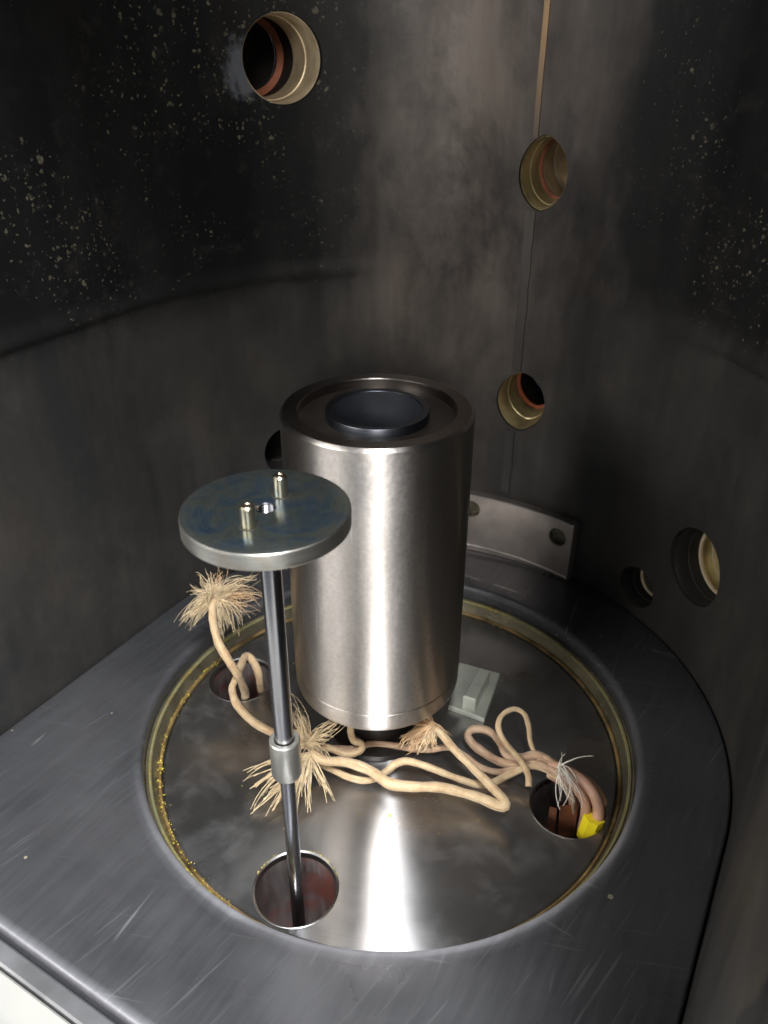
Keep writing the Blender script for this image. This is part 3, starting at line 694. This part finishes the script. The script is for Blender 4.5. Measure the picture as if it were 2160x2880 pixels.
# looped rope out of the left hole, going behind the shaft to a burst of fibres
oB, PB = rope("rope looping out of the left hole and passing behind the shaft", [(737, 1995, -0.15), (736, 1955, -0.08), (728, 1900, -0.01), (712, 1860, 0.012), (693, 1846, 0.02), (678, 1872, 0.025), (660, 1915, 0.025), (654, 1940, 0.022), (668, 1985, 0.015), (712, 2028, 0.008), (768, 2062, 0.004), (820, 2088, 0.006), (862, 2095, 0.012)], 0.0068, M_ROPE, GR)
fray(oB, (866, 2092, 0.014), [(-52, -120, .05, 12, 14, .2), (-25, -82, .05, 26, 18, .3), (0, -62, .045, 22, 22, .35), (118, -72, .05, 14, 9, .05), (72, -40, .05, 14, 18, .1), (40, -24, .03, 20, 24, .3), (-48, -40, .03, 30, 18, .3), (-40, 10, .01, 26, 22, .4), (10, 30, .0, 24, 26, .5)], M_FIBRE)
fray(oB, (880, 2086, 0.012), [(-36, -62, .04, 16, 18, .3), (30, 20, .0, 12, 20, .4)], M_FIBREDK)
# thick rope along the front, hairpin on the right and back under the cylinder
oC, PC = rope("thick pale rope running across the front and doubling back to the foot of the cylinder", [(872, 2120, 0.0), (915, 2140, -0.004), (975, 2143, -0.008), (1040, 2168, -0.012), (1095, 2202, -0.014), (1165, 2213, -0.014), (1250, 2216, -0.016), (1330, 2238, -0.020), (1400, 2266, -0.024), (1422, 2268, -0.022), (1418, 2250, -0.018), (1385, 2215, -0.012), (1330, 2160, -0.002), (1280, 2110, 0.010), (1243, 2065, 0.018), (1226, 2050, 0.022)], lambda t: 0.0082-0.002*max(0, (t-.52))*2, M_ROPE, GR)
fray(oC, (868, 2128, 0.0), [(-160, 48, -.03, 12, 14, .12), (-165, 92, -.04, 20, 10, .08), (-150, 140, -.045, 24, 10, .08), (-105, 160, -.045, 18, 10, .1), (-68, 172, -.045, 12, 9, .1), (-28, 130, -.03, 14, 20, .1), (4, 165, -.04, 12, 10, .15), (52, 105, -.035, 12, 20, .2), (74, 128, -.04, 9, 9, .15), (-70, 60, -.02, 24, 22, .2)], M_FIBRE, 0.0015, wild=0.07, many=1.1)
fray(oC, (1212, 2040, 0.026), [(-85, 42, .0, 26, 12, .1), (-55, 66, -.01, 30, 12, .1), (-28, 62, -.005, 26, 12, .1), (4, 60, -.005, 20, 12, .1), (48, 32, .01, 22, 12, .1), (-10, -18, .03, 26, 20, .2), (-40, -5, .02, 26, 18, .2)], M_FIBREDK, 0.0012)
fray(oC, (1212, 2044, 0.024), [(-18, 60, -.005, 20, 16, .1), (20, 50, .0, 14, 14, .1), (-60, 56, -.01, 10, 14, .1)], M_FIBRE, 0.0012)
# thinner rope behind it, to the right bundle
rope("thin rope arching over the middle of the disc to the bundle at the right hole", [(872, 2128, -0.012), (905, 2150, -0.030), (985, 2186, -0.038), (1045, 2193, -0.038), (1092, 2168, -0.028), (1112, 2150, -0.02), (1145, 2140, -0.016), (1195, 2153, -0.022), (1287, 2190, -0.034), (1370, 2206, -0.038), (1435, 2176, -0.03), (1490, 2155, -0.022), (1535, 2163, -0.016), (1572, 2190, -0.014)], 0.0058, M_ROPE, GR)
rope("short curled rope tucked under the front of the cylinder", [(985, 2035, 0.01), (986, 2062, -0.005), (996, 2082, -0.018), (1018, 2092, -0.024), (1014, 2113, -0.026), (975, 2121, -0.024), (922, 2102, -0.012), (880, 2090, 0.0)], 0.0060, M_ROPE, GR)
rope("scorched brown rope lying behind the fibres at the foot of the cylinder", [(920, 2105, -0.036), (990, 2105, -0.040), (1040, 2093, -0.040), (1100, 2096, -0.040), (1170, 2108, -0.040), (1215, 2108, -0.036), (1262, 2102, -0.026), (1310, 2128, -0.028), (1360, 2162, -0.034), (1405, 2172, -0.036), (1450, 2158, -0.03), (1500, 2140, -0.022), (1550, 2150, -0.016)], 0.0054, M_ROPE2, GR)
rope("thick pinkish rope bent into a wide loop left of the right hole", [(1580, 2178, -0.006), (1530, 2155, -0.014), (1480, 2147, -0.026), (1430, 2148, -0.034), (1385, 2132, -0.034), (1335, 2098, -0.030), (1316, 2068, -0.022), (1333, 2050, -0.014), (1372, 2056, -0.010), (1405, 2085, -0.014), (1428, 2122, -0.022), (1465, 2130, -0.016), (1510, 2124, -0.010), (1560, 2148, -0.004)], 0.0070, M_ROPE2, GR)
rope("thin cream rope standing up in a narrow tall loop", [(1488, 2212, -0.036), (1486, 2180, -0.026), (1462, 2138, -0.010), (1424, 2093, 0.012), (1402, 2046, 0.028), (1411, 2010, 0.038), (1446, 1994, 0.042), (1476, 2010, 0.036), (1488, 2045, 0.022), (1490, 2082, 0.006), (1501, 2112, -0.008), (1520, 2140, -0.014)], lambda t: 0.0052-0.0014*t, M_ROPE, GR)
# bundle going down the right hole
kb = thing("cable_bundle", on(1620, 2260, ZD-0.06), "pink cables and copper strips with yellow tape coming out of the right hole", "cable bundle")
def cable(name, pts, r, m_, par):
    v, f, uv = sweep(catmull([on(*p) for p in pts]), r, 12); return build(name, (v, f), m_, par, angle=80, uv=uv)
cable("cable", [(1548, 2150, -0.010), (1601, 2172, -0.002), (1647, 2203, -0.006), (1676, 2245, -0.018), (1684, 2285, -0.038), (1674, 2318, -0.066), (1660, 2350, -0.11)], 0.0090, M_CABLE, kb)
cable("cable", [(1550, 2165, -0.016), (1592, 2188, -0.008), (1625, 2220, -0.014), (1646, 2258, -0.032), (1646, 2292, -0.056), (1636, 2335, -0.11)], 0.0080, M_CABLE, kb)
cable("cable", [(1545, 2178, -0.024), (1580, 2200, -0.018), (1606, 2236, -0.034), (1612, 2276, -0.07), (1606, 2330, -0.14)], 0.0065, M_ROPE2, kb)
cable("cable", [(1600, 2168, -0.008), (1655, 2192, -0.014), (1694, 2238, -0.040), (1704, 2284, -0.075), (1690, 2335, -0.13)], 0.0045, M_CABLE, kb)
tp = [on(1672, 2296, -0.046), on(1661, 2322, -0.068), on(1650, 2352, -0.096)]
v, f, uv = sweep(catmull(tp, 0.012), 0.0165, 7)
build("yellow_tape", (v, f), M_TAPE, kb, angle=30)
for pts_, zs in ((((1548, 2270), (1567, 2274), (1560, 2350), (1538, 2340)), (-0.052, -0.12)), (((1576, 2268), (1628, 2262), (1616, 2352), (1570, 2350)), (-0.050, -0.125))):
    Q = [on(*pts_[0], zs[0]), on(*pts_[1], zs[0]-0.002), on(*pts_[2], zs[1]), on(*pts_[3], zs[1])]
    mid = [Q[0].lerp(Q[3], .5)+Vector((0, .004, .004)), Q[1].lerp(Q[2], .5)+Vector((0, .003, .005))]
    T = [Q[0], Q[1], mid[0], mid[1], Q[3], Q[2]]; B_ = [q+Vector((0, 0.003, -0.002)) for q in T]
    build("copper_strip", (T+B_, [(0, 1, 3, 2), (2, 3, 5, 4), (6, 8, 9, 7), (8, 10, 11, 9), (0, 6, 7, 1), (4, 5, 11, 10), (0, 2, 8, 6), (2, 4, 10, 8), (1, 7, 9, 3), (3, 9, 11, 5)]), M_COPPER, kb)
fray(kb, (1574, 2158, 0.008), [(62, 78, -.01, 30, 16, .2), (46, 108, -.02, 22, 14, .2), (30, 60, .0, 20, 18, .3), (10, 95, -.01, 10, 14, .2), (78, -22, .02, 6, 8, .1), (8, -34, .03, 7, 10, .1), (-6, 120, -.03, 5, 10, .1)], M_WIRE, 0.0011, "wire_strands", many=0.42)

# ------------------------------------------------------------------ loose yellow powder and crumbs on the disc
G = []; rr = random.Random(5)
def crumb(p, s):
    vs = [p+Vector((rr.uniform(-1, 1), rr.uniform(-1, 1), rr.uniform(0, 1.2)))*s for _ in range(4)]
    G.append((vs, [(0, 1, 2), (0, 2, 3), (0, 3, 1), (1, 3, 2)]))
for _ in range(420):
    a = math.radians(rr.uniform(150, 235)); r = rr.gauss(RD+0.006, 0.004)
    crumb(CD+Vector((math.cos(a)*r, math.sin(a)*r, ZD+0.004)), rr.uniform(0.0006, 0.0022))
for _ in range(60):
    a = rr.uniform(0, 6.28); r = RD*math.sqrt(rr.random())
    q = CD+Vector((math.cos(a)*r, math.sin(a)*r, ZD+0.0003))
    if min((q-h).xy.length for h in HOLES) > 0.066: crumb(q, rr.uniform(0.0005, 0.0013))
for _ in range(90):
    h = HOLES[2]; a = rr.uniform(0.2, 2.9); r = rr.gauss(0.0615, 0.001)
    crumb(Vector((h.x+r*math.cos(a), h.y+r*math.sin(a), ZD+0.001)), rr.uniform(0.0005, 0.0014))
g = build("yellow_powder", join(*G), M_FLAKE, kind='stuff'); g['label'] = "yellow powder crumbs scattered round the disc edge"; g['category'] = "powder"

for o in bpy.data.objects:
    if '_org' in o: del o['_org']
